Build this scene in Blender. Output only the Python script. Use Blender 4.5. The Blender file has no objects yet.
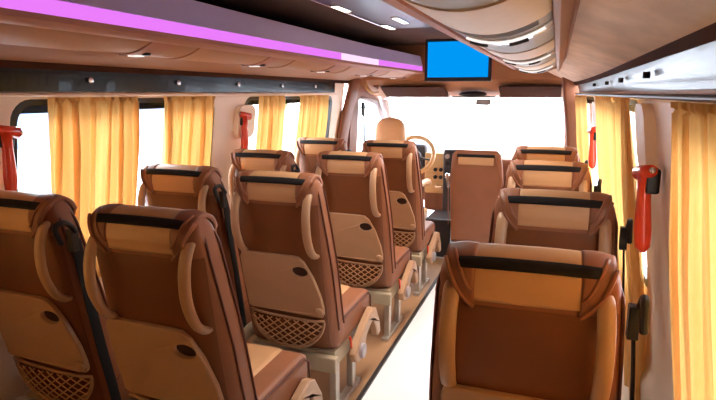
import bpy, bmesh, math, random
from mathutils import Vector, Matrix
random.seed(4)
S = bpy.context.scene
COL = S.collection
PI = math.pi
FZ = -0.08          # floor level
XC = -0.85          # centre line of the coach
XL, XR = -1.98, 0.28

# ------------------------------------------------------------------ materials
def srgb(r, g, b):
    f = lambda c: ((c/255)/12.92 if c/255 <= .04045 else ((c/255+.055)/1.055)**2.4)
    return (f(r), f(g), f(b), 1)
def mat(name, col, rough=.5, metal=0, noise=0, nscale=40, bump=0, coat=0, spec=.5, stretch=None, col2=None):
    m = bpy.data.materials.new(name); m.use_nodes = True
    nt = m.node_tree; p = nt.nodes['Principled BSDF']
    p.inputs['Base Color'].default_value = col
    p.inputs['Roughness'].default_value = rough
    p.inputs['Metallic'].default_value = metal
    p.inputs['Coat Weight'].default_value = coat
    p.inputs['Specular IOR Level'].default_value = spec
    tc = nt.nodes.new('ShaderNodeTexCoord'); mp = nt.nodes.new('ShaderNodeMapping')
    nt.links.new(tc.outputs['Object'], mp.inputs['Vector'])
    if stretch: mp.inputs['Scale'].default_value = stretch
    n = nt.nodes.new('ShaderNodeTexNoise'); n.inputs['Scale'].default_value = nscale
    n.inputs['Detail'].default_value = 5
    nt.links.new(mp.outputs['Vector'], n.inputs['Vector'])
    if noise:
        mx = nt.nodes.new('ShaderNodeMix'); mx.data_type = 'RGBA'
        c2 = col2 or tuple(c*(1-noise) for c in col[:3])+(1,)
        mx.inputs['A'].default_value = col; mx.inputs['B'].default_value = c2
        rp = nt.nodes.new('ShaderNodeValToRGB'); rp.color_ramp.elements[0].position = .35; rp.color_ramp.elements[1].position = .65
        nt.links.new(n.outputs['Fac'], rp.inputs['Fac']); nt.links.new(rp.outputs['Color'], mx.inputs['Factor'])
        nt.links.new(mx.outputs['Result'], p.inputs['Base Color'])
    if bump:
        b = nt.nodes.new('ShaderNodeBump'); b.inputs['Strength'].default_value = bump; b.inputs['Distance'].default_value = .002
        nt.links.new(n.outputs['Fac'], b.inputs['Height']); nt.links.new(b.outputs['Normal'], p.inputs['Normal'])
    return m
def emis(name, col, s):
    m = bpy.data.materials.new(name); m.use_nodes = True
    nt = m.node_tree; nt.nodes.remove(nt.nodes['Principled BSDF'])
    e = nt.nodes.new('ShaderNodeEmission'); e.inputs['Color'].default_value = col; e.inputs['Strength'].default_value = s
    nt.links.new(e.outputs[0], nt.nodes['Material Output'].inputs['Surface'])
    return m
M = {}
M['panel'] = mat('dark_brown_leather', srgb(120, 67, 31), .45, noise=.12, nscale=6, bump=.15)
M['bolster'] = mat('red_brown_leather', srgb(147, 90, 58), .5, noise=.1, nscale=8, bump=.25)
M['piping'] = mat('piping_brown', srgb(104, 52, 32), .5, noise=.1)
M['cream'] = mat('cream_leather', srgb(204, 154, 108), .45, noise=.06, nscale=8, bump=.15)
M['plastic'] = mat('beige_plastic', srgb(180, 138, 102), .4, noise=.05, nscale=12, coat=.1)
M['cupdark'] = mat('cup_recess_brown', srgb(58, 28, 16), .6, noise=.1)
M['black'] = mat('black_plastic', srgb(22, 20, 22), .45, noise=.2)
M['velcro'] = mat('black_velcro', srgb(20, 12, 12), .95, noise=.3, nscale=300, bump=.5)
M['grey'] = mat('grey_hub', srgb(168, 156, 158), .35, noise=.05)
M['metal'] = mat('painted_steel', srgb(190, 180, 168), .35, metal=.5, noise=.08)
M['bar'] = mat('taupe_steel', srgb(176, 158, 130), .4, noise=.05)
M['inset'] = mat('tan_leather_inset', srgb(232, 178, 130), .5, noise=.06, bump=.2)
M['tan'] = mat('tan_trim', srgb(180, 126, 88), .55, noise=.08, nscale=5, bump=.1)
M['suede'] = mat('tan_brushed_fabric', srgb(232, 206, 184), .8, noise=.22, nscale=9, bump=.4, stretch=(1, .5, 1))
M['rose'] = mat('rose_brown_trim', srgb(178, 118, 96), .55, noise=.06, nscale=4)
M['lilac'] = mat('lilac_grey_fascia', srgb(196, 180, 220), .4, noise=.05, nscale=3)
M['racklin'] = mat('brown_rack_lining', srgb(92, 62, 46), .8, noise=.15, nscale=6, bump=.3)
M['gloss'] = mat('gloss_black_trim', srgb(14, 9, 11), .32, coat=.15, noise=.2, nscale=4)
M['glossd'] = mat('black_satin_trim', srgb(12, 8, 10), .22, coat=.12, spec=.2, noise=.2, nscale=4)
M['brown'] = mat('brown_pillar_trim', srgb(136, 82, 54), .5, noise=.08, nscale=8)
M['visor'] = mat('dark_brown_visor', srgb(72, 42, 30), .9, noise=.1, spec=.1)
M['wallc'] = mat('cream_wall_trim', srgb(250, 230, 210), .5, noise=.03, nscale=6)
M['ventg'] = mat('grey_vent_panel', srgb(150, 146, 148), .45, noise=.05)
M['ventc'] = mat('cream_service_panel', srgb(222, 198, 168), .45, noise=.05)
M['floor'] = mat('white_vinyl', srgb(246, 244, 244), .25, noise=.02, nscale=3)
M['platform'] = mat('tan_vinyl', srgb(176, 134, 98), .4, noise=.2, nscale=5, stretch=(1, .2, 1))
M['dark'] = mat('dark_trim', srgb(46, 38, 38), .4, noise=.1)
M['red'] = mat('red_plastic', srgb(240, 70, 34), .3, coat=.4, noise=.08)
M['chrome'] = mat('chrome', srgb(220, 220, 222), .15, metal=1, noise=.02)
M['belt'] = mat('black_webbing', srgb(18, 17, 20), .8, noise=.3, nscale=200, bump=.4)
M['wood'] = mat('pale_wood_dash', srgb(224, 178, 124), .35, noise=.15, nscale=6, coat=.3, stretch=(1, 1, 6))
M['dash'] = mat('dark_dash', srgb(60, 54, 58), .6, noise=.15, nscale=60, bump=.3)
M['asphalt'] = mat('pale_paving', srgb(200, 200, 204), .9, noise=.1, nscale=2)
M['facade'] = mat('blue_grey_facade', srgb(96, 116, 150), .8, noise=.1, nscale=1)
M['roofm'] = mat('grey_roof', srgb(76, 84, 100), .8, noise=.1)
M['green'] = mat('leaf_green', srgb(70, 92, 60), .9, noise=.4, nscale=2)
M['bark'] = mat('bark', srgb(70, 54, 44), .9, noise=.3)
M['pink'] = emis('pink_led', (.80, .20, .92, 1), 1.05)
M['pinkw'] = emis('pale_pink_led', (1, .72, 1, 1), 1.1)
M['screen'] = emis('blue_screen', (.0, .32, .92, 1), 1.0)
M['lamp'] = emis('warm_lamp', (1, .82, .55, 1), 5)
M['lampd'] = emis('soft_white_lamp', (1, .92, .86, 1), 1.1)
M['lampp'] = mat('white_gloss_panel', srgb(236, 230, 226), .2, coat=.6, noise=.03)
M['lampw'] = emis('white_lamp', (1, .92, .9, 1), 4)
def curtain_mat():
    m = bpy.data.materials.new('yellow_curtain'); m.use_nodes = True
    nt = m.node_tree; p = nt.nodes['Principled BSDF']; out = nt.nodes['Material Output']
    n = nt.nodes.new('ShaderNodeTexNoise'); n.inputs['Scale'].default_value = 60
    mx = nt.nodes.new('ShaderNodeMix'); mx.data_type = 'RGBA'
    mx.inputs['A'].default_value = srgb(232, 184, 114); mx.inputs['B'].default_value = srgb(222, 168, 94)
    nt.links.new(n.outputs['Fac'], mx.inputs['Factor']); nt.links.new(mx.outputs['Result'], p.inputs['Base Color'])
    p.inputs['Roughness'].default_value = .8
    t = nt.nodes.new('ShaderNodeBsdfTranslucent'); nt.links.new(mx.outputs['Result'], t.inputs['Color'])
    ms = nt.nodes.new('ShaderNodeMixShader'); ms.inputs[0].default_value = .27
    nt.links.new(p.outputs[0], ms.inputs[1]); nt.links.new(t.outputs[0], ms.inputs[2]); nt.links.new(ms.outputs[0], out.inputs['Surface'])
    return m
M['curtain'] = curtain_mat()
def glass_mat(name, tint, refl=.5):
    m = bpy.data.materials.new(name); m.use_nodes = True
    nt = m.node_tree; nt.nodes.remove(nt.nodes['Principled BSDF']); out = nt.nodes['Material Output']
    t = nt.nodes.new('ShaderNodeBsdfTransparent'); t.inputs['Color'].default_value = tint
    g = nt.nodes.new('ShaderNodeBsdfGlossy'); g.inputs['Roughness'].default_value = .02
    l = nt.nodes.new('ShaderNodeLayerWeight'); l.inputs['Blend'].default_value = .25
    mu = nt.nodes.new('ShaderNodeMath'); mu.operation = 'MULTIPLY'; mu.inputs[1].default_value = refl
    nt.links.new(l.outputs['Fresnel'], mu.inputs[0])
    ms = nt.nodes.new('ShaderNodeMixShader')
    nt.links.new(mu.outputs[0], ms.inputs[0]); nt.links.new(t.outputs[0], ms.inputs[1]); nt.links.new(g.outputs[0], ms.inputs[2])
    nt.links.new(ms.outputs[0], out.inputs['Surface'])
    return m
M['glass'] = glass_mat('window_glass', (.93, .96, .98, 1))
M['tint'] = glass_mat('dark_tinted_glass', (.06, .06, .06, 1))

# ------------------------------------------------------------------ helpers
def link(name, bm, ms, parent=None, smooth=True, loc=None, bevel=0, sub=0):
    me = bpy.data.meshes.new(name)
    bmesh.ops.remove_doubles(bm, verts=bm.verts, dist=1e-5)
    bmesh.ops.recalc_face_normals(bm, faces=bm.faces)
    bm.to_mesh(me); bm.free()
    for m in (ms if isinstance(ms, (list, tuple)) else [ms]): me.materials.append(M[m])
    o = bpy.data.objects.new(name, me); COL.objects.link(o)
    if smooth:
        for p in me.polygons: p.use_smooth = True
    if bevel:
        b = o.modifiers.new('b', 'BEVEL'); b.width = bevel; b.segments = 2; b.limit_method = 'ANGLE'; b.angle_limit = .6
        b.harden_normals = False
    if smooth:
        w = o.modifiers.new('w', 'WEIGHTED_NORMAL'); w.keep_sharp = True; w.weight = 80
        for e in me.edges: pass
    if sub:
        s = o.modifiers.new('s', 'SUBSURF'); s.levels = s.render_levels = sub
    if parent: o.parent = parent
    if loc: o.location = loc
    return o
def sharp(o, ang=.7):
    me = o.data; bm = bmesh.new(); bm.from_mesh(me)
    for e in bm.edges:
        if len(e.link_faces) == 2 and e.calc_face_angle(0) > ang: e.smooth = False
    bm.to_mesh(me); bm.free(); return o
def tag(o, label=None, cat=None, group=None, kind=None):
    if label: o['label'] = label
    if cat: o['category'] = cat
    if group: o['group'] = group
    if kind: o['kind'] = kind
    return o
def empty(name, loc=(0, 0, 0), rz=0):
    o = bpy.data.objects.new(name, None); COL.objects.link(o); o.location = loc; o.rotation_euler = (0, 0, rz)
    o.empty_display_size = .1
    return o
def struct(o): o['kind'] = 'structure'; return o
def box(bm, x0, x1, y0, y1, z0, z1, mi=0):
    vs = [bm.verts.new((x, y, z)) for z in (z0, z1) for (x, y) in ((x0, y0), (x1, y0), (x1, y1), (x0, y1))]
    for f in ((0, 3, 2, 1), (4, 5, 6, 7), (0, 1, 5, 4), (1, 2, 6, 5), (2, 3, 7, 6), (3, 0, 4, 7)):
        bm.faces.new([vs[i] for i in f]).material_index = mi
def bx(*a): bm = bmesh.new(); box(bm, *a); return bm
def tube(bm, pts, r, n=10, closed=False, rx=None, mi=0, up=None, cap=True):
    """sweep; r number or list; rx = width factor list for flat sections"""
    pts = [Vector(p) for p in pts]; N = len(pts)
    rs = r if isinstance(r, (list, tuple)) else [r]*N
    rings = []; prev = None
    for i, p in enumerate(pts):
        if closed: t = pts[(i+1) % N]-pts[i-1]
        else: t = pts[min(i+1, N-1)]-pts[max(i-1, 0)]
        t.normalize()
        if up is not None: a = Vector(up) - t*t.dot(Vector(up))
        elif prev is None:
            a = Vector((0, 0, 1)) if abs(t.z) < .9 else Vector((1, 0, 0)); a = a-t*t.dot(a)
        else: a = prev-t*t.dot(prev)
        a.normalize(); prev = a; b = t.cross(a)
        k = rx if rx else 1
        rings.append([bm.verts.new(p+a*math.cos(q*2*PI/n)*rs[i]+b*math.sin(q*2*PI/n)*rs[i]*k) for q in range(n)])
    for i in range(N if closed else N-1):
        A, B = rings[i], rings[(i+1) % N]
        for q in range(n): bm.faces.new((A[q], A[(q+1) % n], B[(q+1) % n], B[q])).material_index = mi
    if not closed and cap:
        bm.faces.new(rings[0]).material_index = mi; bm.faces.new(rings[-1][::-1]).material_index = mi
def tb(*a, **k): bm = bmesh.new(); tube(bm, *a, **k); return bm
def spline(P, n=8):
    P = [Vector(p) for p in P]; out = []
    for i in range(len(P)-1):
        p0, p1, p2, p3 = P[max(i-1, 0)], P[i], P[i+1], P[min(i+2, len(P)-1)]
        for k in range(n):
            t = k/n
            out.append(.5*((2*p1)+(p2-p0)*t+(2*p0-5*p1+4*p2-p3)*t*t+(3*p1-p0-3*p2+p3)*t**3))
    return out+[P[-1]]
def prism(bm, poly, axis, a, b, mi=0):
    """convex-ish polygon extruded along axis; poly in the two other coordinates"""
    def P(u, v, w):
        return {'x': (w, u, v), 'y': (u, w, v), 'z': (u, v, w)}[axis]
    A = [bm.verts.new(P(u, v, a)) for u, v in poly]; B = [bm.verts.new(P(u, v, b)) for u, v in poly]
    bm.faces.new(A).material_index = mi; bm.faces.new(B[::-1]).material_index = mi
    n = len(poly)
    for i in range(n): bm.faces.new((A[i], A[(i+1) % n], B[(i+1) % n], B[i])).material_index = mi
def rrect(x0, x1, y0, y1, r, n=6):
    out = []
    for cx, cy, a in ((x1-r, y1-r, 0), (x0+r, y1-r, 90), (x0+r, y0+r, 180), (x1-r, y0+r, 270)):
        for k in range(n+1):
            t = math.radians(a+90*k/n); out.append((cx+r*math.cos(t), cy+r*math.sin(t)))
    return out
def plate(outer, holes, thick, mapf):
    """flat plate with holes (2D fill), thickness along w; mapf(u,v,w)->xyz"""
    cu = bpy.data.curves.new('tmp', 'CURVE'); cu.dimensions = '2D'; cu.fill_mode = 'BOTH'; cu.extrude = thick/2
    for poly in [outer]+holes:
        s = cu.splines.new('POLY'); s.points.add(len(poly)-1)
        for i, (u, v) in enumerate(poly): s.points[i].co = (u, v, 0, 1)
        s.use_cyclic_u = True
    o = bpy.data.objects.new('tmp', cu); COL.objects.link(o)
    dg = bpy.context.evaluated_depsgraph_get(); dg.update()
    me = bpy.data.meshes.new_from_object(o.evaluated_get(dg))
    bm = bmesh.new(); bm.from_mesh(me)
    bpy.data.objects.remove(o); bpy.data.curves.remove(cu); bpy.data.meshes.remove(me)
    bmesh.ops.remove_doubles(bm, verts=bm.verts, dist=1e-6)
    for v in bm.verts: v.co = Vector(mapf(*v.co))
    for f in bm.faces: f.material_index = 0
    return bm
def sphere(bm, c, r, sx=1, sy=1, sz=1, seg=14):
    m = Matrix.Translation(c) @ Matrix.Diagonal((r*sx, r*sy, r*sz, 1))
    bmesh.ops.create_uvsphere(bm, u_segments=seg, v_segments=seg//2+1, radius=1, matrix=m)
def cyl(bm, c, r, h, axis='z', seg=20, r2=None):
    rot = {'z': Matrix(), 'x': Matrix.Rotation(PI/2, 4, 'Y'), 'y': Matrix.Rotation(PI/2, 4, 'X')}[axis]
    bmesh.ops.create_cone(bm, cap_ends=True, segments=seg, radius1=r, radius2=r if r2 is None else r2, depth=h, matrix=Matrix.Translation(c) @ rot)
def copy_tree(o, parent=None):
    c = o.copy(); COL.objects.link(c)
    if parent: c.parent = parent
    for ch in list(o.children): copy_tree(ch, c)
    return c

# ------------------------------------------------------------------ passenger seat
TH = math.radians(11)
BY, BZ, BH = .172, .27, .882
def B(x, v, d): return Vector((x, BY - v*math.sin(TH) + d*math.cos(TH), BZ-FZ + v*math.cos(TH) + d*math.sin(TH)))
def sec(v):
    k = v/BH
    W = .238 - .005*k if k < .45 else .236 - .034*((k-.45)/.55)**1.3
    T = .20 - .07*k
    rad = .075
    q = max(0, (v-(BH-rad))/rad)
    c = math.sqrt(max(0, 1-q*q))
    q0 = max(0, (.05-v)/.05); c0 = math.sqrt(max(0, 1-q0*q0))
    return max(.004, W-.045*(1-c)-.02*(1-c0)), max(.003, (T/2)*c*(.6+.4*c0)), T/2
EXP = 3.6
def ring(v, n=44, off=0):
    W, t, c = sec(v); out = []
    for k in range(n):
        a = 2*PI*k/n; ca, sa = math.cos(a), math.sin(a)
        x = (W+off)*math.copysign(abs(ca)**(2/EXP), ca); d = c+(t+off)*math.copysign(abs(sa)**(2/EXP), sa)
        out.append(B(x, v, d))
    return out
def surf(x, v, side=-1, off=0):
    W, t, c = sec(v)
    k = min(.999, abs(x)/W)
    return c + side*((t)*(1-k**EXP)**(1/EXP)+off)
def VS(v0, v1):
    out = []; v = v0
    while v < v1-1e-6:
        out.append(v); v += .03 if v < BH-.085 else .008
    return out+[v1]
def backrest_bm():
    bm = bmesh.new(); R = []
    for v in [0, .01, .025]+VS(.05, BH-.001): R.append([bm.verts.new(p) for p in ring(v)])
    n = len(R[0])
    for A, C in zip(R, R[1:]):
        for k in range(n): bm.faces.new((A[k], A[(k+1) % n], C[(k+1) % n], C[k]))
    bm.faces.new(R[0]); bm.faces.new(R[-1])
    return bm
def skin_patch(pathf, us, vs, off, th=.006):
    """grid patch offset from the shell: outer layer + rim down"""
    bm = bmesh.new()
    G = [[bm.verts.new(pathf(u, v, off)) for v in vs] for u in us]
    H = [[bm.verts.new(pathf(u, v, off-th)) for v in vs] for u in us]
    a, b = len(us), len(vs)
    for i in range(a-1):
        for j in range(b-1):
            bm.faces.new((G[i][j], G[i+1][j], G[i+1][j+1], G[i][j+1])); bm.faces.new((H[i][j], H[i][j+1], H[i+1][j+1], H[i+1][j]))
    for i in range(a-1):
        for j in (0, b-1): bm.faces.new((G[i][j], G[i+1][j], H[i+1][j], H[i][j]))
    for j in range(b-1):
        for i in (0, a-1): bm.faces.new((G[i][j], G[i][j+1], H[i][j+1], H[i][j]))
    return bm
def overtop(x, s, off):
    """s from 0: rear v=s ; passing the top at BH ; then front going down"""
    if s <= BH-.075: return B(x, s, surf(x, s, -1, off))
    top = BH-.075
    W, t, c = sec(top)
    arc = (s-top)/.18*PI         # over the top half circle
    if arc <= PI:
        kx = abs(x)/.2; drop = .012*kx**3
        return B(x, top+(.075-drop+off)*math.sin(arc), c-(t-drop*.5+off)*math.cos(arc))
    v = top-(s-top-.18)
    return B(x, v, surf(x, v, 1, off))
lin = lambda a, b, n: [a+(b-a)*i/n for i in range(n+1)]

def make_seat(side, belt=True):
    """side=+1: aisle on +x ; belt reel on +x always"""
    root = empty('passenger_seat')
    link('backrest', backrest_bm(), 'bolster', root)
    bp = skin_patch(lambda x, v, o: B(x, v, surf(x, v, -1, o)), lin(-.205, .205, 18), lin(.02, .76, 16), .003)
    link('back_panel', bp, 'panel', root)
    # cream head cover, wrapping over the top
    hc = skin_patch(overtop, lin(-.128, .128, 12), lin(.776, BH-.075, 4)+lin(BH-.07, BH-.075+.18, 14)+lin(BH-.075+.19, BH+.22, 4), .006, .010)
    cov = link('headrest_cover', hc, 'cream', root)
    vb = skin_patch(overtop, lin(-.158, .158, 12), lin(.844, .864, 3), .014, .008)
    link('velcro_band', vb, 'velcro', cov)
    for sx in (-1, 1):
        # folded leather wing over each upper corner
        us = lin(0, 1, 10); ss = lin(0, 1, 22)
        XO = .190
        def vlow(u): return .760+.10*u**1.5
        def wf(u, s, o, sx=sx):
            x = sx*(.118+(XO-.118)*u)
            return overtop(x, vlow(u)+(1.0-vlow(u))*s, o+.003*math.sin(PI*u))
        link('headrest_wing', skin_patch(wf, us, ss, .008, .014), 'bolster', root)
        bmp = tb([overtop(sx*(.118+(XO-.118)*u), vlow(u)+.003, .014) for u in lin(0, 1, 14)], .0055, 6)
        link('piping', bmp, 'bolster', root)
        bmp = tb([overtop(sx*(.119+(XO-.130)*u), vlow(u)+.04, .010) for u in lin(0, .9, 14)], .005, 6)
        link('piping', bmp, 'bolster', root)
        bmp = bmesh.new()
        # second piping: arch over the side bolster
        q = [B(sx*(sec(v)[0]+.001), v, sec(v)[2]-.032) for v in lin(.10, .76, 14)]
        q += [B(sx*(sec(.76)[0]+.001-.024*math.sin(a)**2), .76+.083*math.sin(a), sec(.76)[2]-.032*math.cos(a)) for a in lin(.15, PI-.15, 10)]
        q += [B(sx*(sec(v)[0]+.001), v, sec(v)[2]+.032) for v in lin(.76, .10, 14)]
        tube(bmp, q, .0045, 6)
        link('piping', bmp, 'piping', root)
        hp = spline([B(sx*.170, .80, surf(.170, .80)+.01), B(sx*.172, .79, -.006), B(sx*.174, .735, -.038), B(sx*.175, .65, -.052), B(sx*.175, .57, -.036), B(sx*.177, .525, -.006), B(sx*.178, .515, .02)], 6)
        link('grab_handle', tb(hp, .0135, 12, rx=1.5, up=(0, 1, .2)), 'plastic', root)
    # folding table with oval cup recess
    outer = [(-.19, .19), (-.185, .20), (-.195, .30), (-.197, .415), (-.19, .432), (-.175, .44), (.075, .44), (.105, .435), (.13, .415), (.165, .35), (.195, .26), (.203, .21), (.203, .18), (.195, .165), (.15, .165), (-.02, .178), (-.17, .178)]
    outer = [(u, .520+(v-.44)*1.12) for u, v in outer]
    hole = [(0.105+.040*math.cos(a), .445+.027*math.sin(a)) for a in [2*PI*i/20 for i in range(20)]]
    def tf(u, v, w): return B(u, v, surf(min(.17, max(-.17, u)), v)-.017+w+.045*max(0, .3-v)*0)
    tr = sharp(link('folding_table', plate(outer, [hole], .02, tf), 'plastic', root, bevel=.004))
    cb = bmesh.new(); R = []
    for rr, dd in ((1.02, .005), (.98, .0065), (0.5, .007)):
        R.append([cb.verts.new(B(.105+.043*rr*math.cos(a), .445+.030*rr*math.sin(a), surf(.108, .445)-.017+dd)) for a in [2*PI*i/20 for i in range(20)]])
    for A, C in zip(R, R[1:]):
        for k in range(20): cb.faces.new((A[k], A[(k+1) % 20], C[(k+1) % 20], C[k]))
    cb.faces.new(R[-1])
    link('cup_recess', cb, 'cupdark', tr)
    lt = bmesh.new(); tube(lt, [B(.183, .245, -.012), B(.183, .245, -.036)], [.021, .018], 14)
    link('table_latch', lt, 'plastic', tr)
    # half-moon magazine net
    T0 = .182
    def nb(x): return .0 + .018 + (T0-.018)*(1-math.sqrt(max(0, 1-(abs(x-.0)/.190)**2)))
    loop = [(x, T0+.006-.01*(x/.190)) for x in lin(-.190, .190, 16)]+[(.190*math.cos(a), T0-(T0-.018)*math.sin(a)) for a in lin(.12, PI-.12, 22)]
    def bulge(x, v): return -.006-.016*max(0, 1-(x/.18)**2)*max(0, 1-((v-.1)/.11)**2)
    bn = tb([B(x, v, surf(x, max(v, .03))-.008+.4*bulge(x, v)) for x, v in loop], .0065, 8, closed=True, rx=1.3)
    net = link('magazine_pocket', bn, 'plastic', root)
    ns = bmesh.new()
    for sgn in (-1, 1):
        for k in range(-10, 11):
            c0 = k*.048+.01; run = []
            for i in range(61):
                x = -.19+.38*i/60; v = .10+sgn*(x-c0)*.72
                ins = abs(x) < .186 and nb(x)+.003 < v < T0
                if ins: run.append(B(x, v, surf(x, max(v, .03))-.006+bulge(x, v)))
                elif len(run) > 1: tube(ns, run, .0032, 4, cap=False); run = []
                else: run = []
            if len(run) > 1: tube(ns, run, .0032, 4, cap=False)
    link('net', ns, 'cream', net)
    # lower frame
    z = lambda h: h-FZ
    link('cross_bar', bx(-.245, .245, .145, .185, z(.185), z(.262)), 'bar', root, bevel=.006, smooth=False)
    # cushion
    def cushion(x0, x1, y0, y1, z0, z1, m, nm):
        bm = bx(x0, x1, y0, y1, z0, z1)
        bmesh.ops.subdivide_edges(bm, edges=bm.edges, cuts=3, use_grid_fill=True)
        return link(nm, bm, m, root, bevel=.0, sub=2)
    bm = bx(-.235, .235, .20, .72, z(.27), z(.425))
    link('seat_cushion', bm, 'bolster', root, bevel=.035)
    bm = bx(-.13, .13, .21, .712, z(.30), z(.434)); link('seat_insert', bm, 'cream', root, bevel=.03)
    for sx in (-1, 1):
        pb = bmesh.new()
        yy = [(.22, .40), (.24, .418), (.66, .418), (.712, .38), (.72, .30)]
        tube(pb, [(sx*.233, a, z(b)) for a, b in yy], .005, 6)
        link('cushion_piping', pb, 'piping', root)
    bm = bmesh.new(); box(bm, -.225, .225, .19, .60, z(.19), z(.275)); link('seat_frame', bm, 'bar', root, bevel=.006)
    for sx in (-1, 1):
        bm = bmesh.new(); box(bm, sx*.20-.018, sx*.20+.018, .22, .27, 0, z(.23)); box(bm, sx*.20-.018, sx*.20+.018, .46, .51, 0, z(.23))
        box(bm, sx*.20-.022, sx*.20+.022, .18, .58, 0, .03)
        link('leg', bm, 'metal', root, bevel=.004)
    # aisle-side arm bracket with round hub
    s = side; xa, xb = s*.243, s*.285
    poly = [(a*.9+.16, .135+(b-.17)*.74) for a, b in [(.20, .20), (.17, .27), (.22, .33), (.40, .43), (.50, .465), (.56, .44), (.64, .30), (.66, .20), (.60, .19), (.57, .26), (.52, .36), (.47, .36), (.38, .31), (.33, .22), (.28, .17)]]
    br = sharp(link('side_bracket', plate(poly, [], .042, lambda u, v, w: ((xa+xb)/2+w, u, z(v))), 'plastic', root, bevel=.008))
    bm = bmesh.new(); cyl(bm, (s*.292, .41, z(.195)), .038, .02, 'x', 24, r2=None); link('hub_cap', bm, 'grey', br, bevel=.004)
    bm = bmesh.new(); tube(bm, [(s*.255, .34, z(.24)), (s*.262, .31, z(.29)), (s*.262, .30, z(.31))], [.006, .007, .007], 8)
    link('recline_lever', bm, 'red', br)
    # belt reel on the right shoulder
    if not belt: return root
    bl = bmesh.new()
    box(bl, .226, .25, .06, .09, z(.96), z(1.04)); 
    tube(bl, spline([(.25, .08, z(1.03)), (.25, .04, z(1.07)), (.245, .00, z(1.06)), (.25, .015, z(1.0))], 5), .010, 8)
    rl = link('belt_guide', bl, 'black', root, bevel=.006)
    wb = bmesh.new()
    P = spline([(.24, .085, z(1.0)), (.256, .10, z(.80)), (.262, .13, z(.60)), (.258, .17, z(.42)), (.25, .20, z(.30))], 6)
    tube(wb, P, .004, 6, rx=6, up=(1, 0, 0))
    link('seat_belt', wb, 'belt', root)
    return root

seats = [  # side, x, y, rot, label
 (1, -1.160, 1.30, 0, 'large near brown seat left of the aisle, second from left along the bottom edge'),
 (2, -1.790, 1.37, 0, 'brown passenger seat cut by the lower left corner, its net pocket showing at the bottom'),
 (1, -1.160, 2.14, 0, 'brown aisle seat whose whole half-moon net pocket shows beside the white aisle'),
 (2, -1.722, 2.20, 0, 'brown window seat in front of the second yellow curtain, black belt hanging at its right'),
 (1, -1.155, 3.06, 0, 'brown aisle seat between the whole net pocket seat and the foremost aisle seat'),
 (2, -1.712, 3.00, 0, 'brown window seat directly under the left red hammer holder by the cream pillar'),
 (1, -1.160, 3.93, 0, 'foremost brown seat left of the aisle, just behind the tan driver headrest'),
 (2, -1.728, 3.98, 0, 'small foremost brown window seat below the last left curtain and brown pillar'),
 (-1, -.040, 1.27, .03, 'largest brown seat in the lower right, black band across its cream head cover'),
 (-1, .010, 2.03, 0, 'brown single seat right of the aisle, second one seen over the large front seat'),
 (-1, -.025, 2.96, 0, 'brown single seat right of the aisle, third back with only its upper half showing'),
 (-1, -.050, 3.80, 0, 'smallest and foremost brown single seat right of the aisle, against the windshield glare')]
first = {1: make_seat(1, False), 2: make_seat(1), -1: make_seat(-1)}; used = set()
for side, x, y, rz, lab in seats:
    o = first[side] if side not in used else copy_tree(first[side])
    used.add(side)
    o.location = (x, y, FZ-(.016 if y == 1.27 else 0)); o.rotation_euler = (0, 0, rz)
    tag(o, lab, 'seat', 'brown passenger seats with cream head covers')

# ------------------------------------------------------------------ cab seats
def cab_seat(name, x, y, w, top, zt_head, label, brown):
    r = empty(name, (x, y, FZ))
    h = top-FZ; bm = bmesh.new(); R = []
    zs = lin(.22, h, 22)
    for z in zs:
        k = (z-.22)/(h-.22); W = w/2*(1.0-.03*(1-k)) if k < .62 else w/2*(1-.13*((k-.62)/.38)**1.5)
        q = max(0, (k-.955)/.045); c = math.sqrt(max(0.0, 1-q*q)); W -= .03*(1-c); t = .065*max(c, .02)
        yc = .10-.16*k
        ringv = []
        for i in range(36):
            a = 2*PI*i/36; ca, sa = math.cos(a), math.sin(a)
            ringv.append(bm.verts.new((W*math.copysign(abs(ca)**.5, ca), yc+t*math.copysign(abs(sa)**.5, sa), z)))
        R.append(ringv)
    for A, C in zip(R, R[1:]):
        for i in range(36): bm.faces.new((A[i], A[(i+1) % 36], C[(i+1) % 36], C[i]))
    bm.faces.new(R[0]); bm.faces.new(R[-1])
    link('backrest', bm, brown, r)
    bm = bx(-w/2, w/2, .14, .62, .24, .42); link('seat_cushion', bm, brown, r, bevel=.04)
    bm = bx(-w/2+.05, w/2-.05, .12, .58, 0, .25); link('seat_base', bm, 'dark', r, bevel=.01)
    tag(r, label, 'seat')
    return r
ps = cab_seat('cab_passenger_seat', -.635, 5.0, .47, 1.01, None, 'plain flat-backed brown front seat between the aisle end and the dashboard', 'bolster')
H = 1.01-FZ
bm = skin_patch(lambda x, v, o: Vector((x, -.118+.16*(H-v)*.9-o, v)), lin(-.15, .15, 6), lin(H-.125, H-.035, 5), .012, .016)
c = link('headrest_cover', bm, 'cream', ps)
bm = skin_patch(lambda x, v, o: Vector((x, -.118+.16*(H-v)*.9-o, v)), lin(-.16, .16, 6), lin(H-.055, H-.03, 2), .017, .01)
link('velcro_band', bm, 'velcro', c)
bm = bmesh.new()
for sx in (-1, 1):
    bm = bmesh.new()
    tube(bm, spline([(sx*.195, -.05, H-.03), (sx*.17, -.115, H-.06), (sx*.20, -.11, H-.16), (sx*.235, -.085, H-.30), (sx*.245, .02, H-.70)], 6), .004, 6)
    link('piping', bm, 'bolster', ps)
ds = cab_seat('driver_seat', -1.43, 5.0, .48, 1.02, None, 'tan driver seat with a tall rounded headrest against the windshield', 'inset')
bm = bmesh.new()
R = []
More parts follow.
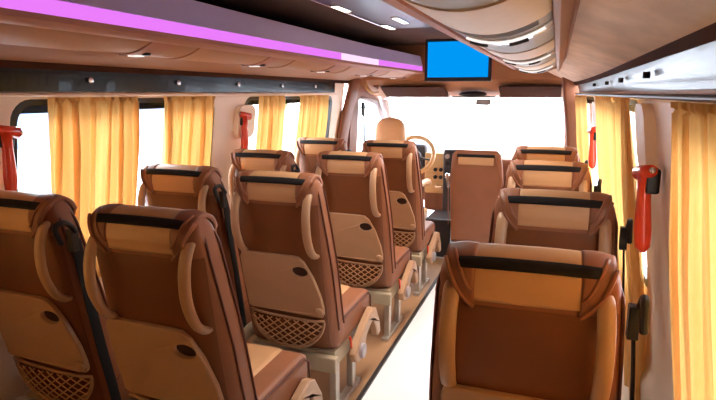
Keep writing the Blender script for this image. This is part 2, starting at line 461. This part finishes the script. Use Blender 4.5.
for z in lin(0, 1, 16):
    k = z; W = .15*(1-.12*k)*math.sqrt(max(.0004, 1-max(0, (k-.6)/.4)**2.6)); t = .055*math.sqrt(max(.0004, 1-max(0, (k-.6)/.4)**2))
    R.append([bm.verts.new((W*math.copysign(abs(math.cos(a))**.6, math.cos(a)), -.02+t*math.copysign(abs(math.sin(a))**.6, math.sin(a)), 1.08+.285*k)) for a in [2*PI*i/28 for i in range(28)]])
for A, C in zip(R, R[1:]):
    for i in range(28): bm.faces.new((A[i], A[(i+1) % 28], C[(i+1) % 28], C[i]))
bm.faces.new(R[0]); bm.faces.new(R[-1])
hd = link('headrest', bm, 'inset', ds)
bm = bmesh.new(); cyl(bm, (-.06, -.02, 1.06), .007, .12); cyl(bm, (.06, -.02, 1.06), .007, .12); link('headrest_post', bm, 'chrome', hd)
bm = tb(spline([(.27, .02, .74), (.28, .15, .745), (.28, .34, .73), (.28, .38, .70)], 5), .03, 10); link('armrest', bm, 'cream', ds)

# ------------------------------------------------------------------ shell: floor, walls
struct(link('floor', bx(XL-.25, XR+.25, -1.3, 6.6, FZ-.05, FZ), 'floor', smooth=False))
struct(link('trim_1', bx(XL-.22, -.895, -1.2, 5.2, FZ, FZ+.006), 'platform', smooth=False))
struct(link('trim_2', bx(-.895, -.872, -1.2, 5.2, FZ, FZ+.012), 'dark', smooth=False))
TILT = .13
def wx(side, z):       # wall plane x at height z
    return (XR+max(0, 1.5-z)*TILT) if side > 0 else (XL-max(0, 1.5-z)*TILT)
def wallmap(side, extra=0):
    return lambda u, v, w: (wx(side, v)+side*(.03+extra)+w, u, v)
WIN = {-1: [(-.75, 1.12), (1.62, 3.02), (3.36, 4.97)], 1: [(-.75, 1.10), (1.98-.28+.0, 1.70+.001), ]}
WIN[1] = [(.2, 1.60), (2.36, 4.15), (4.45, 5.1)]
nwin = 0
for side, nm in ((-1, 'left'), (1, 'right')):
    zt_ = 1.64 if side < 0 else 1.507
    outer = [(-1.2, FZ)]+[(y_, FZ) for y_ in lin(-.5, 5.28, 8)]+[(y_, zt_) for y_ in lin(5.28, -1.2, 24)]
    holes = [rrect(a, b, .72, 1.475, .09) for a, b in WIN[side]]
    w = sharp(struct(link('wall_'+nm, plate(outer, holes, .05, wallmap(side)), 'wallc')))
    for a, b in WIN[side]:
        nwin += 1
        h = rrect(a+.035, b-.035, .75, 1.45, .075)
        fr = sharp(struct(link('window_%d' % nwin, plate(rrect(a-.004, b+.004, .716, 1.479, .09), [h], .03, wallmap(side, -.006)), 'black')))
        gl = link('pane', plate(rrect(a+.01, b-.01, .73, 1.465, .07), [], .006, wallmap(side, .012)), 'glass', fr, smooth=False)
        # tinted sliding section along the top of the pane
        tt = link('tinted_top', plate(rrect(a+.03, b-.03, 1.418, 1.462, .02), [], .01, wallmap(side, 0)), 'tint', fr, smooth=False)
struct(link('wall_rear', bx(XL-.2, XR+.2, -1.25, -1.2, FZ, 2.0), 'visor', smooth=False))
# ceiling
struct(link('ceiling', bx(XL-.06, XR+.06, -1.3, 5.9, 1.97, 2.02), 'racklin', smooth=False))
# ------------------------------------------------------------------ luggage racks (mirrored)
def sweep_y(prof, y0, y1, bm, mi=0, closed=False, ys=None):
    ys = ys or lin(y0, y1, 16)
    R = [[bm.verts.new((x, y, z)) for x, z in prof] for y in ys]
    n = len(prof)
    for A, C in zip(R, R[1:]):
        for i in range(n if closed else n-1): bm.faces.new((A[i], A[(i+1) % n], C[(i+1) % n], C[i])).material_index = mi
    if closed:
        bm.faces.new(R[0]).material_index = mi; bm.faces.new(R[-1][::-1]).material_index = mi
def rack(side, label):
    X = lambda d: XC+side*d
    y0, y1 = -1.18, 5.55
    r = empty('luggage_rack', (0, 0, 0))
    P = lambda pts: [(X(d), z) for d, z in pts]
    # lip fascia above the led
    bm = bmesh.new(); sweep_y(P([(.495, 1.755), (.49, 1.757), (.515, 1.855), (.53, 1.86), (.54, 1.85), (.515, 1.755)]), y0, y1, bm, closed=True)
    sharp(link('fascia', bm, 'lilac', r))
    # led channel
    bm = bmesh.new(); yy = [y0, 3.5, 4.3, y1]
    for i in range(3): sweep_y(P([(.492, 1.712), (.492, 1.755), (.50, 1.755), (.50, 1.712)]), yy[i], yy[i+1], bm, mi=1 if i == 1 else 0, closed=True)
    link('led_strip', bm, ['pink', 'pinkw'], r, smooth=False)
    # lower edge moulding
    bm = bmesh.new(); sweep_y(P([(.488, 1.712), (.487, 1.695), (.505, 1.682), (.535, 1.680), (.535, 1.70), (.51, 1.712)]), y0, y1, bm, closed=True)
    sharp(link('edge_moulding', bm, 'rose', r))
    # cove and outer panel
    bm = bmesh.new(); sweep_y(P([(.825, 1.695), (.83, 1.68), (.845, 1.675), (.862, 1.69), (.875, 1.715), (.89, 1.702), (.89, 1.73), (.825, 1.73)]), y0, y1, bm, closed=True)
    sharp(link('cove', bm, 'tan', r))
    bm = bmesh.new(); sweep_y(P([(.885, 1.702), (1.118, 1.614), (1.13, 1.63), (.885, 1.73)]), y0, y1, bm, closed=True)
    sharp(link('outer_panel', bm, 'suede' if side > 0 else 'tan', r))
    bm = bmesh.new(); sweep_y(P([(1.100, 1.622), (1.112, 1.594), (1.132, 1.592), (1.135, 1.635)]), y0, y1, bm, closed=True)
    link('edge_trim', bm, 'visor', r, smooth=False)
    # shelf and back
    bm = bmesh.new(); sweep_y(P([(.50, 1.745), (1.12, 1.745), (1.12, 1.755), (.50, 1.757)]), y0, y1, bm, closed=True)
    sweep_y(P([(1.10, 1.745), (1.13, 1.745), (1.15, 1.98), (1.10, 1.98)]), y0, y1, bm, closed=True)
    link('shelf', bm, 'racklin', r, smooth=False)
    # service channel: arched modules, one per seat pitch
    def arch(y, k, dz=0):
        d = .53+.30*k
        return Vector((X(d), y, 1.695-.055*math.sin(PI*k)**.8+dz))
    def band(ya, yb, m, nm, dz=0, k0=0, k1=1, par=r):
        bm = bmesh.new(); ks = lin(k0, k1, 14); n = len(ks)
        A = [[bm.verts.new(arch(y, k, dz)) for k in ks] for y in (ya, yb)]
        T = [[bm.verts.new(arch(y, k, dz)+Vector((0, 0, .02))) for k in ks] for y in (ya, yb)]
        for i in range(n-1):
            bm.faces.new((A[0][i], A[0][i+1], A[1][i+1], A[1][i])); bm.faces.new((T[0][i], T[1][i], T[1][i+1], T[0][i+1]))
            for q in (0, 1): bm.faces.new((A[q][i], A[q][i+1], T[q][i+1], T[q][i]))
        for i in (0, n-1): bm.faces.new((A[0][i], A[1][i], T[1][i], T[0][i]))
        return sharp(link(nm, bm, m, par))
    y = -1.27 if side > 0 else -1.57; i = 0; PT = 1.15 if side > 0 else .90; y1c = 4.45 if side > 0 else y1
    while y < y1c-.45:
        m1, m2 = ('ventc', 'ventg') if side > 0 else ('tan', 'tan')
        cl = lambda q: max(y0, min(q, y1c))
        m1, m2 = ('ventc', 'ventg') if side > 0 else ('tan', 'tan')
        if y+.42 > y0: band(cl(y), cl(y+.42), m1, 'service_panel')
        vp = band(cl(y+.425), cl(y+.60), m2, 'vent_panel', .004)
        for q in range(3):
            yy_ = y+.44+q*.035
            if side > 0: link('grille_slot', tb([arch(yy_, k, .002) for k in lin(.12, .88, 10)], .0025, 6), 'ventg', vp)
        lp = band(y+.605, cl(y+.735), 'lampp' if side > 0 else 'rose', 'lamp_panel', .0)
        for k in (.34, .70):
            if side > 0:
                link('lamp_slot', tb([arch(y+.665, kk, -.002) for kk in lin(k-.10, k+.07, 5)], .011, 8, rx=.5), 'black', lp)
            else:
                bm = bmesh.new(); cyl(bm, arch(y+.67, k, -.002), .016, .008, 'z', 16); link('air_nozzle', bm, 'black', lp)
        bm = bmesh.new(); p0 = arch(y+.67, .5, -.001); sz = .012 if side > 0 else .022; box(bm, p0.x-sz, p0.x+sz, p0.y-.02, p0.y+.02, p0.z-.003, p0.z+.004)
        if side > 0:
            bm.free(); bm = tb([arch(y+.625, kk, -.001) for kk in lin(.22, .92, 10)], .006, 6)
        link('reading_lamp', bm, 'lampd', lp, smooth=False)
        if y+.74 < y1c-.02: band(y+.74, cl(y+PT-.01), m2 if side > 0 else 'tan', 'service_panel', .003)
        y += PT; i += 1
    # front caps
    if side > 0:
        bm = bmesh.new(); sweep_y(P([(.49, 1.69), (.53, 1.685), (.60, 1.655), (.68, 1.64), (.76, 1.655), (.83, 1.68), (.885, 1.72), (.885, 1.95), (.53, 1.86)]), y1c, y1c+.03, bm, closed=True)
        sharp(link('end_cap', bm, 'tan', r))
    bm = bmesh.new(); sweep_y(P([(.49, 1.69), (.53, 1.685), (.60, 1.655), (.68, 1.64), (.76, 1.655), (.83, 1.68), (.89, 1.70), (1.125, 1.612), (1.14, 1.97), (1.06, 1.97), (.53, 1.86)] if side < 0 else [(.86, 1.70), (.89, 1.70), (1.125, 1.612), (1.14, 1.97), (.86, 1.97)]), y1, y1+.03, bm, closed=True)
    sharp(link('end_cap', bm, 'tan', r))
    if side > 0:
        for o in r.children:
            if o.name.startswith(('fascia', 'led_strip', 'edge_moulding')):
                for v in o.data.vertices:
                    if v.co.y > y1c+.03: v.co.y = y1c+.03 if v.co.y > 5 else v.co.y
            elif o.name.startswith('shelf'):
                for v in o.data.vertices:
                    if v.co.y > 5 and v.co.x < XC+.6: v.co.x = XC+.88
    tag(r, label, 'luggage rack')
    # gloss band between rack and window tops
    bm = bmesh.new(); xw = 1.13 if side > 0 else 1.13
    sweep_y(P([(1.112, 1.604), (1.116 if side < 0 else 1.138, 1.505), (1.143, 1.50), (1.145, 1.606)]), -1.18, 4.95 if side < 0 else 5.2, bm, closed=True)
    g = sharp(struct(link('trim_%d' % (3 if side < 0 else 4), bm, 'gloss' if side > 0 else 'glossd')))
    return r
rack(-1, 'tan overhead luggage rack with a glowing pink light strip above the left windows')
rack(1, 'tan overhead luggage rack with arched cream vent panels above the right-hand seats')
# round hooks along the gloss bands
for side, ys, lab in ((-1, (2.0, 2.62, 3.24, 3.86, 4.48), 'small round screw cap on the glossy black band over the left windows'), (1, (1.98, 2.75, 3.5, 4.25), 'small dark round hook below the right luggage rack')):
    for k, y in enumerate(ys):
        bm = bmesh.new(); x = XC+side*1.110
        cyl(bm, (x-side*.004, y, 1.555), 0.012 if side < 0 else .011, .012 if side < 0 else .02, 'x', 14)
        o = link('screw_cap' if side < 0 else 'hook', bm, 'chrome' if side < 0 else 'black')
        tag(o, lab, 'cap' if side < 0 else 'hook', 'screw caps on the left band' if side < 0 else 'hooks on the right band')

# ceiling track with lamps
bm = bmesh.new(); box(bm, -1.16, -.80, -1.1, 3.95, 1.945, 1.97); t = link('ceiling_track', bm, 'gloss', bevel=.004, smooth=False)
tag(t, 'long glossy black ceiling track running down the middle of the coach', 'track')
bm = bmesh.new(); tube(bm, [(-1.165, -1.1, 1.95), (-1.165, 3.95, 1.95)], .006, 6); tube(bm, [(-.80, -1.1, 1.95), (-.80, 3.95, 1.95)], .006, 6)
link('chrome_edge', bm, 'chrome', t)
k = 0
for x, y, l, m, lab in ((-1.12, 2.92, .20, 'lamp', 'yellowish ceiling lamp nearest the top edge, left of the black track'), (-1.12, 3.82, .22, 'lamp', 'small yellowish ceiling lamp left of the screen'),
                        (-.95, 3.5, .26, 'lampw', 'white ceiling lamp beside the right rack edge above the screen')):
    c = empty('ceiling_lamp', (x, y, 1.945))
    bm = bmesh.new(); box(bm, -.024, .024, -l/2-.01, l/2+.01, -.006, 0); link('housing', bm, 'chrome', c, bevel=.002)
    bm = bmesh.new(); box(bm, -.017, .017, -l/2, l/2, -.009, -.004); link('diffuser', bm, m, c, bevel=.002)
    tag(c, lab, 'ceiling lamp')

# ------------------------------------------------------------------ curtains
def curtain(side, ya, yb, zb, label, nf, amp=.022, ztop=1.470, tie=None):
    bm = bmesh.new(); N = nf*12; zs = [ztop+.012, ztop, ztop-.012, ztop-.03, ztop-.06]+lin(ztop-.12, zb, 14)
    rnd = [random.uniform(-.5, .5) for _ in range(40)]; rows = []
    for z in zs:
        k = (ztop-z)/(ztop-zb); row = []
        for i in range(N+1):
            u = i/N; ph = 2*PI*nf*u+1.1*math.sin(2*PI*u*1.7+rnd[0]*6)+.9*math.sin(5*u+rnd[1]*9)
            a = amp*(.45+.55*min(1, max(0, k)*4))*(1+.5*math.sin(9*u+rnd[2]*7))
            if z >= ztop-.001: a = amp*.5; ph *= 1.5
            y = ya+(yb-ya)*u + .010*math.sin(ph*.5+k*1.5) + (tie(k, u) if tie else 0)
            x = wx(side, z)-side*(.042+a*math.cos(ph)+.006*math.sin(ph*2.3+k*3))
            row.append(bm.verts.new((x, y, z)))
        rows.append(row)
    for A, C in zip(rows, rows[1:]):
        for i in range(N): bm.faces.new((A[i], A[i+1], C[i+1], C[i]))
    o = link('curtain', bm, 'curtain')
    for m in list(o.modifiers): o.modifiers.remove(m)
    tag(o, label, 'curtain', 'yellow window curtains')
    return o
curtain(-1, 1.755, 2.27, .62, 'wide yellow curtain nearest the left edge of the photo, over the first left window', 11)
curtain(-1, 2.47, 2.93, .62, 'yellow curtain at the front end of the first left window, beside the cream pillar', 9)
curtain(-1, 3.48, 3.86, .62, 'narrow yellow curtain just right of the left red hammer holder', 6)
curtain(-1, 4.15, 4.72, .62, 'yellow curtain on the left wall next to the brown door pillar', 8)
curtain(-1, -.8, 1.2, .55, 'unseen yellow curtain added over the rearmost left window to block its light', 14)  # added out of view, keeps rear window light off the near seats
curtain(1, -1.0, .58, .45, 'unseen yellow curtain added at the rear right to block window light', 10)  # also added behind the camera, to darken the near seat backs
curtain(1, .60, 1.39, .15, 'yellow curtain filling the right edge of the photo with gathered top', 14)
curtain(1, 2.30, 2.72, .15, 'yellow curtain just left of the near right red hammer holder', 5)
curtain(1, 2.80, 3.9, .15, 'yellow curtain between the two right red hammer holders', 9)
curtain(1, 4.55, 5.1, .15, 'farthest right yellow curtain, beside the windshield pillar', 5)
for side, y1 in ((-1, 4.95), (1, 5.15)):
    bm = tb([(wx(side, 1.49)-side*.035, -1.1, 1.492), (wx(side, 1.49)-side*.035, y1, 1.492)], .006, 8)
    o = link('curtain_rod', bm, 'dark' if side > 0 else 'wallc')
    tag(o, 'thin %s curtain rail along the %s' % (('dark', 'right window tops') if side > 0 else ('pale', 'left window tops')), 'rail')

# ------------------------------------------------------------------ hammers
def hammer(side, y, zt, s, label):
    x = wx(side, zt-.1)-side*.035
    r = empty('emergency_hammer', (x, y, zt))
    bm = bmesh.new(); box(bm, -.02, .02, -.035*s, .04*s, -.10*s, -.01*s); link('holder', bm, 'black', r, bevel=.008)
    bm = bmesh.new(); tube(bm, [(-side*.01, -.05*s, -.012), (-side*.03, .05*s, -.03)], [.022*s, .028*s], 14)
    tube(bm, [(-side*.02, -.005, -.03*s), (-side*.018, -.003, -.12*s), (-side*.012, 0, -.24*s), (-side*.008, 0, -.30*s), (-side*.006, 0, -.32*s)], [.026*s, .024*s, .030*s, .026*s, .010*s], 12)
    h = link('hammer', bm, 'red', r)
    for q, rr in (((-side*.034, .052*s, -.031), .016*s), ((-side*.008, -.052*s, -.01), .012*s)):
        bm = bmesh.new(); sphere(bm, q, rr); link('steel_tip', bm, 'chrome', h)
    tag(r, label, 'emergency hammer', 'red emergency hammers')
hammer(-1, 3.30, 1.375, .85, 'red emergency hammer on the cream pillar of the left wall between curtains')
hammer(-1, 1.565, 1.38, .82, 'red emergency hammer cut off by the left edge of the photo')
hammer(1, 1.885, 1.285, .85, 'large red emergency hammer on the near cream pillar of the right wall')
hammer(1, 4.20, 1.27, .9, 'small far red emergency hammer on the right wall between curtains')
# oval cream belt covers above right hammers / left pillar
for side, y, zt, lab in ((1, 2.10, 1.465, 'rounded cream cover panel above the near right red hammer'), (1, 4.25, 1.44, 'small rounded cream cover above the far right red hammer'), (-1, 3.36, 1.42, 'rounded cream cover above the left red hammer')):
    pm = lambda u, v, w, side=side: (wx(side, v)-side*.012+w, u, v)
    o = sharp(link('pillar_cover', plate(rrect(y-.11, y+.11, zt-.22, zt, .06), [], .035, pm), 'wallc', bevel=.008)); tag(o, lab, 'cover')

bpy.context.view_layer.update()
for o in list(COL.objects):
    if o.type != 'MESH' or o.data.users > 1: continue
    root = o
    while root.parent: root = root.parent
    if root.name.startswith(('wall_right', 'window_', 'trim_4', 'luggage_rack', 'curtain', 'hook', 'emergency_hammer', 'pillar_cover')):
        off = root.location
        if root.name.startswith('luggage_rack'):
            for v in o.data.vertices:
                if v.co.x < XC and v.co.x > -1.5 and v.co.y > 4.2: v.co.x += .05*(v.co.y-4.2)
        for v in o.data.vertices:
            if v.co.x+off.x > .03 and v.co.y+off.y > 3.4:
                q = v.co.y+off.y-3.4; v.co.x -= .034*q*q
                if root.name.startswith('luggage_rack') or root.name.startswith('trim_4'): v.co.z -= .010*q*q*min(1, max(0, (v.co.x+off.x-.0)/.2))*(1 if v.co.z+off.z < 1.7 else 0)
# ------------------------------------------------------------------ cab shell
def quad_slab(name, pts, th, m, parent=None, bev=0):
    bm = bmesh.new(); P = [Vector(p) for p in pts]; n = (P[1]-P[0]).cross(P[2]-P[0]).normalized()*th
    A = [bm.verts.new(p) for p in P]; C = [bm.verts.new(p+n) for p in P]; k = len(P)
    bm.faces.new(A); bm.faces.new(C[::-1])
    for i in range(k): bm.faces.new((A[i], A[(i+1) % k], C[(i+1) % k], C[i]))
    return link(name, bm, m, parent, smooth=False, bevel=bev)
# B pillars
def pillar(name, pts, w, d, m):
    bm = bmesh.new(); tube(bm, pts, [w]*len(pts), 12, rx=d, up=(0, 1, 0)); return struct(link(name, bm, m))
pl = pillar('trim_5', [(-2.06, 5.25, FZ), (-2.04, 5.27, .9), (-2.0, 5.30, 1.2), (-1.955, 5.38, 1.48), (-1.93, 5.44, 1.68)], .115, .4, 'brown')
bm = bmesh.new(); tube(bm, [(.22, 5.40, FZ), (.20, 5.40, .9), (.165, 5.40, 1.2), (.125, 5.42, 1.48), (.10, 5.44, 1.72)], .12, 4, up=(1, 1, 0), rx=.9)
struct(link('trim_6', bm, 'brown', smooth=False, bevel=.03))
# driver door and passenger door with windows
for side, xa, nm in ((-1, -1.95, 1), (1, .24, 2)):
    def mp(u, v, w, side=side, xa=xa):
        k = (u-5.5)/1.0; return (xa-side*(.12*k)+side*max(0, 1.5-v)*.05+w, u, v)
    outer = [(5.36, FZ), (6.7, FZ), (6.7, .92), (6.05, 1.50), (5.36, 1.60)]
    hole = [(5.52, .86), (6.50, .86), (6.5, .96), (6.02, 1.42), (5.60, 1.47), (5.52, 1.45)]
    d = sharp(struct(link('door_%d' % nm, plate(outer, [hole], .05, mp), 'brown')))
    fr = link('window_frame', plate([(5.51, .85), (6.51, .85), (6.51, .96), (6.03, 1.43), (5.59, 1.48), (5.51, 1.46)], [[(5.54, .89), (6.44, .89), (6.44, .95), (6.0, 1.38), (5.62, 1.44), (5.54, 1.43)]], .035, mp), 'grey', d)
    link('pane', plate([(5.52, .86), (6.5, .86), (6.5, .96), (6.02, 1.42), (5.6, 1.47), (5.52, 1.45)], [], .006, mp), 'glass', d, smooth=False)
# A pillars
for side, nm in ((-1, 'trim_7'), (1, 'trim_8')):
    x0, x1 = (-1.86, -1.82) if side < 0 else (.13, .10)
    bm = tb([(x0, 6.75, .75), (x0, 6.5, 1.0), (x1, 6.15, 1.35), (x1+side*-.03, 5.95, 1.50), (x1+side*-.05, 5.6, 1.60)], .042, 10, rx=.9); struct(link(nm, bm, 'brown'))
# windshield: gently curved, raked
bm = bmesh.new(); R = []
for zi in lin(0, 1, 8):
    z = .74+.78*zi; R.append([bm.verts.new((x, 6.85-.85*zi-.16*((x+.87)/.95)**2, z)) for x in lin(-1.84, .10, 20)])
for A, C in zip(R, R[1:]):
    for i in range(20): bm.faces.new((A[i], A[i+1], C[i+1], C[i]))
ws = struct(link('window_7', bm, 'glass'))
s_ = ws.modifiers.new('t', 'SOLIDIFY'); s_.thickness = .006
# header over the windshield
bm = bmesh.new()
R = []
prof = [(5.60, 1.97), (5.60, 1.72), (5.61, 1.63), (5.67, 1.57), (5.80, 1.51), (5.98, 1.468), (6.04, 1.48), (6.05, 1.60), (5.9, 1.97)]
for x in lin(-1.98, .28, 20):
    c_ = ((x+.85)/1.13)**2
    R.append([bm.verts.new((x, y-.10*c_*(1 if z < 1.9 else 0), z)) for y, z in prof])
for A, C in zip(R, R[1:]):
    for i in range(len(prof)): bm.faces.new((A[i], A[(i+1) % len(prof)], C[(i+1) % len(prof)], C[i]))
bm.faces.new(R[0]); bm.faces.new(R[-1][::-1])
struct(sharp(link('trim_9', bm, 'tan'), .5))
# sun visors
for x0, x1, lab in ((-1.72, -1.06, 'dark brown folded sun visor left, above the driver headrest'), (-.54, .03, 'dark brown folded sun visor right of the mirror')):
    bm = bmesh.new(); prism(bm, [(5.62, 1.565), (5.84, 1.490), (5.85, 1.470), (5.82, 1.456), (5.56, 1.560)], 'x', x0, x1)
    o = link('sun_visor', bm, 'visor', bevel=.008, smooth=False); tag(o, lab, 'sun visor')
    bm = tb([(x0-.02, 5.845, 1.462), (x1+.02, 5.845, 1.462)], .007, 6); link('pivot_rod', bm, 'chrome', o)
# rear view mirror
m = empty('rear_view_mirror', (-.80, 5.75, 1.50))
bm = bmesh.new(); sphere(bm, (0, -.02, -.012), .14, 1, .35, .22, 20); link('sensor_dome', bm, 'black', m)
bm = bx(-.22, .22, -.0, .10, -.045, -.03); link('base_plate', bm, 'ventg', m, bevel=.01)
bm = bmesh.new(); box(bm, .02, .17, .06, .09, -.12, -.06); link('mirror_housing', bm, 'ventg', m, bevel=.012)
tag(m, 'small rear view mirror with dark dome at the top centre of the windshield', 'mirror')
# hand grip on the left header
o = link('grab_grip', tb(spline([(-1.80, 5.35, 1.60), (-1.76, 5.30, 1.54), (-1.72, 5.34, 1.50), (-1.70, 5.45, 1.50)], 5), .016, 8), 'wood'); tag(o, 'amber grab grip at the upper left of the windshield', 'grip')
# pillar belt
b = empty('pillar_seat_belt', (-1.88, 5.52, 1.36))
bm = bmesh.new(); cyl(bm, (0, 0, 0), .03, .03, 'x', 14); box(bm, -.012, .015, -.02, .02, -.09, .05); link('height_adjuster', bm, 'black', b, bevel=.004)
bm = tb(spline([(0, 0, -.03), (.02, -.01, -.3), (.01, .0, -.75), (0, .02, -1.2)], 5), .003, 6, rx=7, up=(1, 0, 0)); link('webbing', bm, 'belt', b)
tag(b, 'black driver seat belt hanging on the brown left pillar', 'seat belt')

# ------------------------------------------------------------------ dashboard
d = empty('dashboard', (0, 0, 0))
bm = bmesh.new(); R = []
for x in lin(-1.82, .10, 20):
    c_ = .12*((x+.87)/.95)**2
    R.append([bm.verts.new((x, y-c_, z)) for y, z in ((6.0, .50), (5.95, .74), (5.98, .82), (6.08, .865), (6.5, .86), (6.9, .78), (6.9, .3), (6.2, .3))])
for A, C in zip(R, R[1:]):
    for i in range(8): bm.faces.new((A[i], A[(i+1) % 8], C[(i+1) % 8], C[i]))
bm.faces.new(R[0]); bm.faces.new(R[-1][::-1])
link('dash_body', bm, 'brown', d, bevel=.01)
bm = bx(-1.30, -1.08, 5.86, 6.05, .44, .88); pnl = link('wood_panel', bm, 'wood', d, bevel=.02)
for i, (x, z) in enumerate(((-1.18, .70), (-1.12, .70), (-1.18, .62), (-1.12, .62))):
    bm = bmesh.new(); cyl(bm, (x, 5.852, z), .021, .02, 'y', 16); link('switch', bm, 'black', pnl, bevel=.003)
bm = bx(-1.18, -1.10, 5.84, 5.87, .50, .53); link('drawer_pull', bm, 'chrome', pnl, bevel=.005)
bm = bx(-1.30, -1.08, 5.87, 6.05, .25, .56); link('lower_panel', bm, 'brown', d, bevel=.015)
bm = bx(-1.075, -.90, 5.72, 6.0, .28, .93); cc = link('centre_console', bm, 'dash', d, bevel=.02)
for i in range(4):
    bm = bmesh.new(); cyl(bm, (-1.03+(.08 if i % 2 else 0), 5.712, .86-.07*(i//2)), .024, .02, 'y', 14); link('knob', bm, 'grey' if i < 2 else 'black', cc)
bm = bx(-1.05, -.93, 5.705, 5.73, .64, .71); link('radio', bm, 'black', cc, bevel=.004)
bm = bmesh.new(); tube(bm, [(-1.0, 5.70, .50), (-1.0, 5.60, .62), (-1.0, 5.575, .66)], [.02, .011, .011], 10); sphere(bm, (-1.0, 5.57, .68), .03)
link('gear_lever', bm, ['chrome'], d)
bm = bx(-1.62, -1.30, 5.90, 6.05, .70, .96); link('instrument_hood', bm, 'dash', d, bevel=.04)
tag(d, 'pale wood and black dashboard beyond the aisle beneath the bright windshield', 'dashboard')
# steering wheel
w = empty('steering_wheel', (-1.335, 5.50, .885)); w.rotation_euler = (math.radians(58), 0, 0)
bm = tb([(.205*math.cos(a), .205*math.sin(a), 0) for a in [2*PI*i/36 for i in range(36)]], .022, 10, closed=True); link('rim', bm, 'wood', w)
bm = bmesh.new(); sphere(bm, (0, 0, -.02), .075, 1, .85, .4, 18); link('hub', bm, 'dash', w)
for a in (-15, 195, 270):
    a = math.radians(a); bm = tb([(.06*math.cos(a), .06*math.sin(a), -.02), (.20*math.cos(a), .20*math.sin(a), 0)], [.022, .014], 8, rx=.5); link('spoke', bm, 'dash', w)
bm = tb([(0, 0, -.03), (0, 0, -.36)], .035, 12); link('column', bm, 'dash', w)
tag(w, 'pale wood-rimmed steering wheel right of the foremost aisle seat', 'steering wheel')
# pedals/footwell box
bm = bmesh.new()
for k in range(3): box(bm, -1.34+k*.1, -1.27+k*.1, 5.93, 5.96, FZ, .12)
o = link('pedal_set', bm, 'black', bevel=.005); tag(o, 'black pedals in the footwell under the dashboard', 'pedals')
bm = bx(-1.15, -.90, 5.25, 5.70, FZ, .30); o = link('handbrake_box', bm, 'dark', bevel=.02); tag(o, 'dark box between driver and front passenger seats', 'box')
# ------------------------------------------------------------------ screen
t = empty('television', (-.775, 4.62, 1.76)); 
bm = bx(-.268, .268, 0, .045, -.168, .168); link('case', bm, 'black', t, bevel=.006)
bm = bx(-.243, .243, -.003, .004, -.135, .145); link('screen', bm, 'screen', t, smooth=False)
bm = bx(-.05, .05, .04, .07, .05, .19); box(bm, -.015, .015, .05, .08, .05, .2); link('mount', bm, 'black', t, smooth=False)
tag(t, 'flat television showing a plain blue screen below the ceiling', 'television')

# ------------------------------------------------------------------ outside
struct(link('ground', bx(-60, 60, -40, 90, -.85, -.80), 'asphalt', smooth=False))
bd = empty('building', (-26, 18, -.8))
link('facade', bx(-5, 5, -20, 14, 0, 4.6), 'facade', bd, smooth=False)
link('roof', bx(-5.3, 5.3, -20.3, 14.3, 4.6, 5.0), 'roofm', bd, smooth=False)
for k in range(10):
    link('window', bx(5.0, 5.06, -18+k*3.2, -16.2+k*3.2, 1.6, 3.3), 'black', bd, smooth=False)
tag(bd, 'low blue-grey building seen through the gap between left curtains', 'building')
tr = empty('tree', (-13.5, 26, -.8))
bm = bmesh.new(); tube(bm, [(0, 0, 0), (.1, 0, 1.6), (0, .1, 3.0)], [.2, .15, .08], 8); link('trunk', bm, 'bark', tr)
bm = bmesh.new(); bmesh.ops.create_icosphere(bm, subdivisions=4, radius=1)
for v in bm.verts:
    n = v.co.normalized(); v.co = n*(1.9+.45*math.sin(5*n.x+2)*math.cos(6*n.y)+.3*math.sin(11*n.z+4*n.x)+random.uniform(-.15, .15)); v.co.z = v.co.z*1.1+3.8
link('crown', bm, 'green', tr); tag(tr, 'green tree blurred outside the third left window gap', 'tree')

# ------------------------------------------------------------------ lights, world, camera
wd = bpy.data.worlds.new('World'); S.world = wd; wd.use_nodes = True
nt = wd.node_tree; bg = nt.nodes['Background']
tc = nt.nodes.new('ShaderNodeTexCoord'); sp = nt.nodes.new('ShaderNodeSeparateXYZ'); rp = nt.nodes.new('ShaderNodeValToRGB')
nt.links.new(tc.outputs['Generated'], sp.inputs[0]); nt.links.new(sp.outputs['Z'], rp.inputs['Fac']); nt.links.new(rp.outputs[0], bg.inputs['Color'])
rp.color_ramp.elements[0].color = (.95, .97, 1, 1); rp.color_ramp.elements[1].color = (.80, .90, 1, 1)
bg.inputs['Strength'].default_value = 18.0
def area(name, loc, sx, sy, pw, col, rot=(0, 0, 0)):
    l = bpy.data.lights.new(name, 'AREA'); l.shape = 'RECTANGLE'; l.size = sx; l.size_y = sy; l.energy = pw; l.color = col; l.spread = math.radians(115)
    o = bpy.data.objects.new(name, l); COL.objects.link(o); o.location = loc; o.rotation_euler = rot; return o
area('ceiling_lamp_light', (-.62, 3.15, 1.93), .2, 2.5, 25, (1, .93, .86))
#area('ceiling_lamp_light_rear', (-.9, .6, 1.90), .4, 1.5, 1.0, (1, .84, .66))
cam = bpy.data.cameras.new('cam'); co = bpy.data.objects.new('camera', cam); COL.objects.link(co); S.camera = co
F = 560; cam.sensor_width = 36; cam.lens = F*36/716; cam.clip_start = .02; cam.clip_end = 300
phi = math.atan((200-93)/F); psi = math.atan((558-358)/F*math.cos(phi))
co.location = (0, 0, 1.5); co.rotation_euler = (PI/2-phi, 0, psi)
S.view_settings.view_transform = 'Standard'; S.view_settings.look = 'None'; S.view_settings.gamma = 1
S.view_settings.use_curve_mapping = False
S.view_settings.exposure = 0
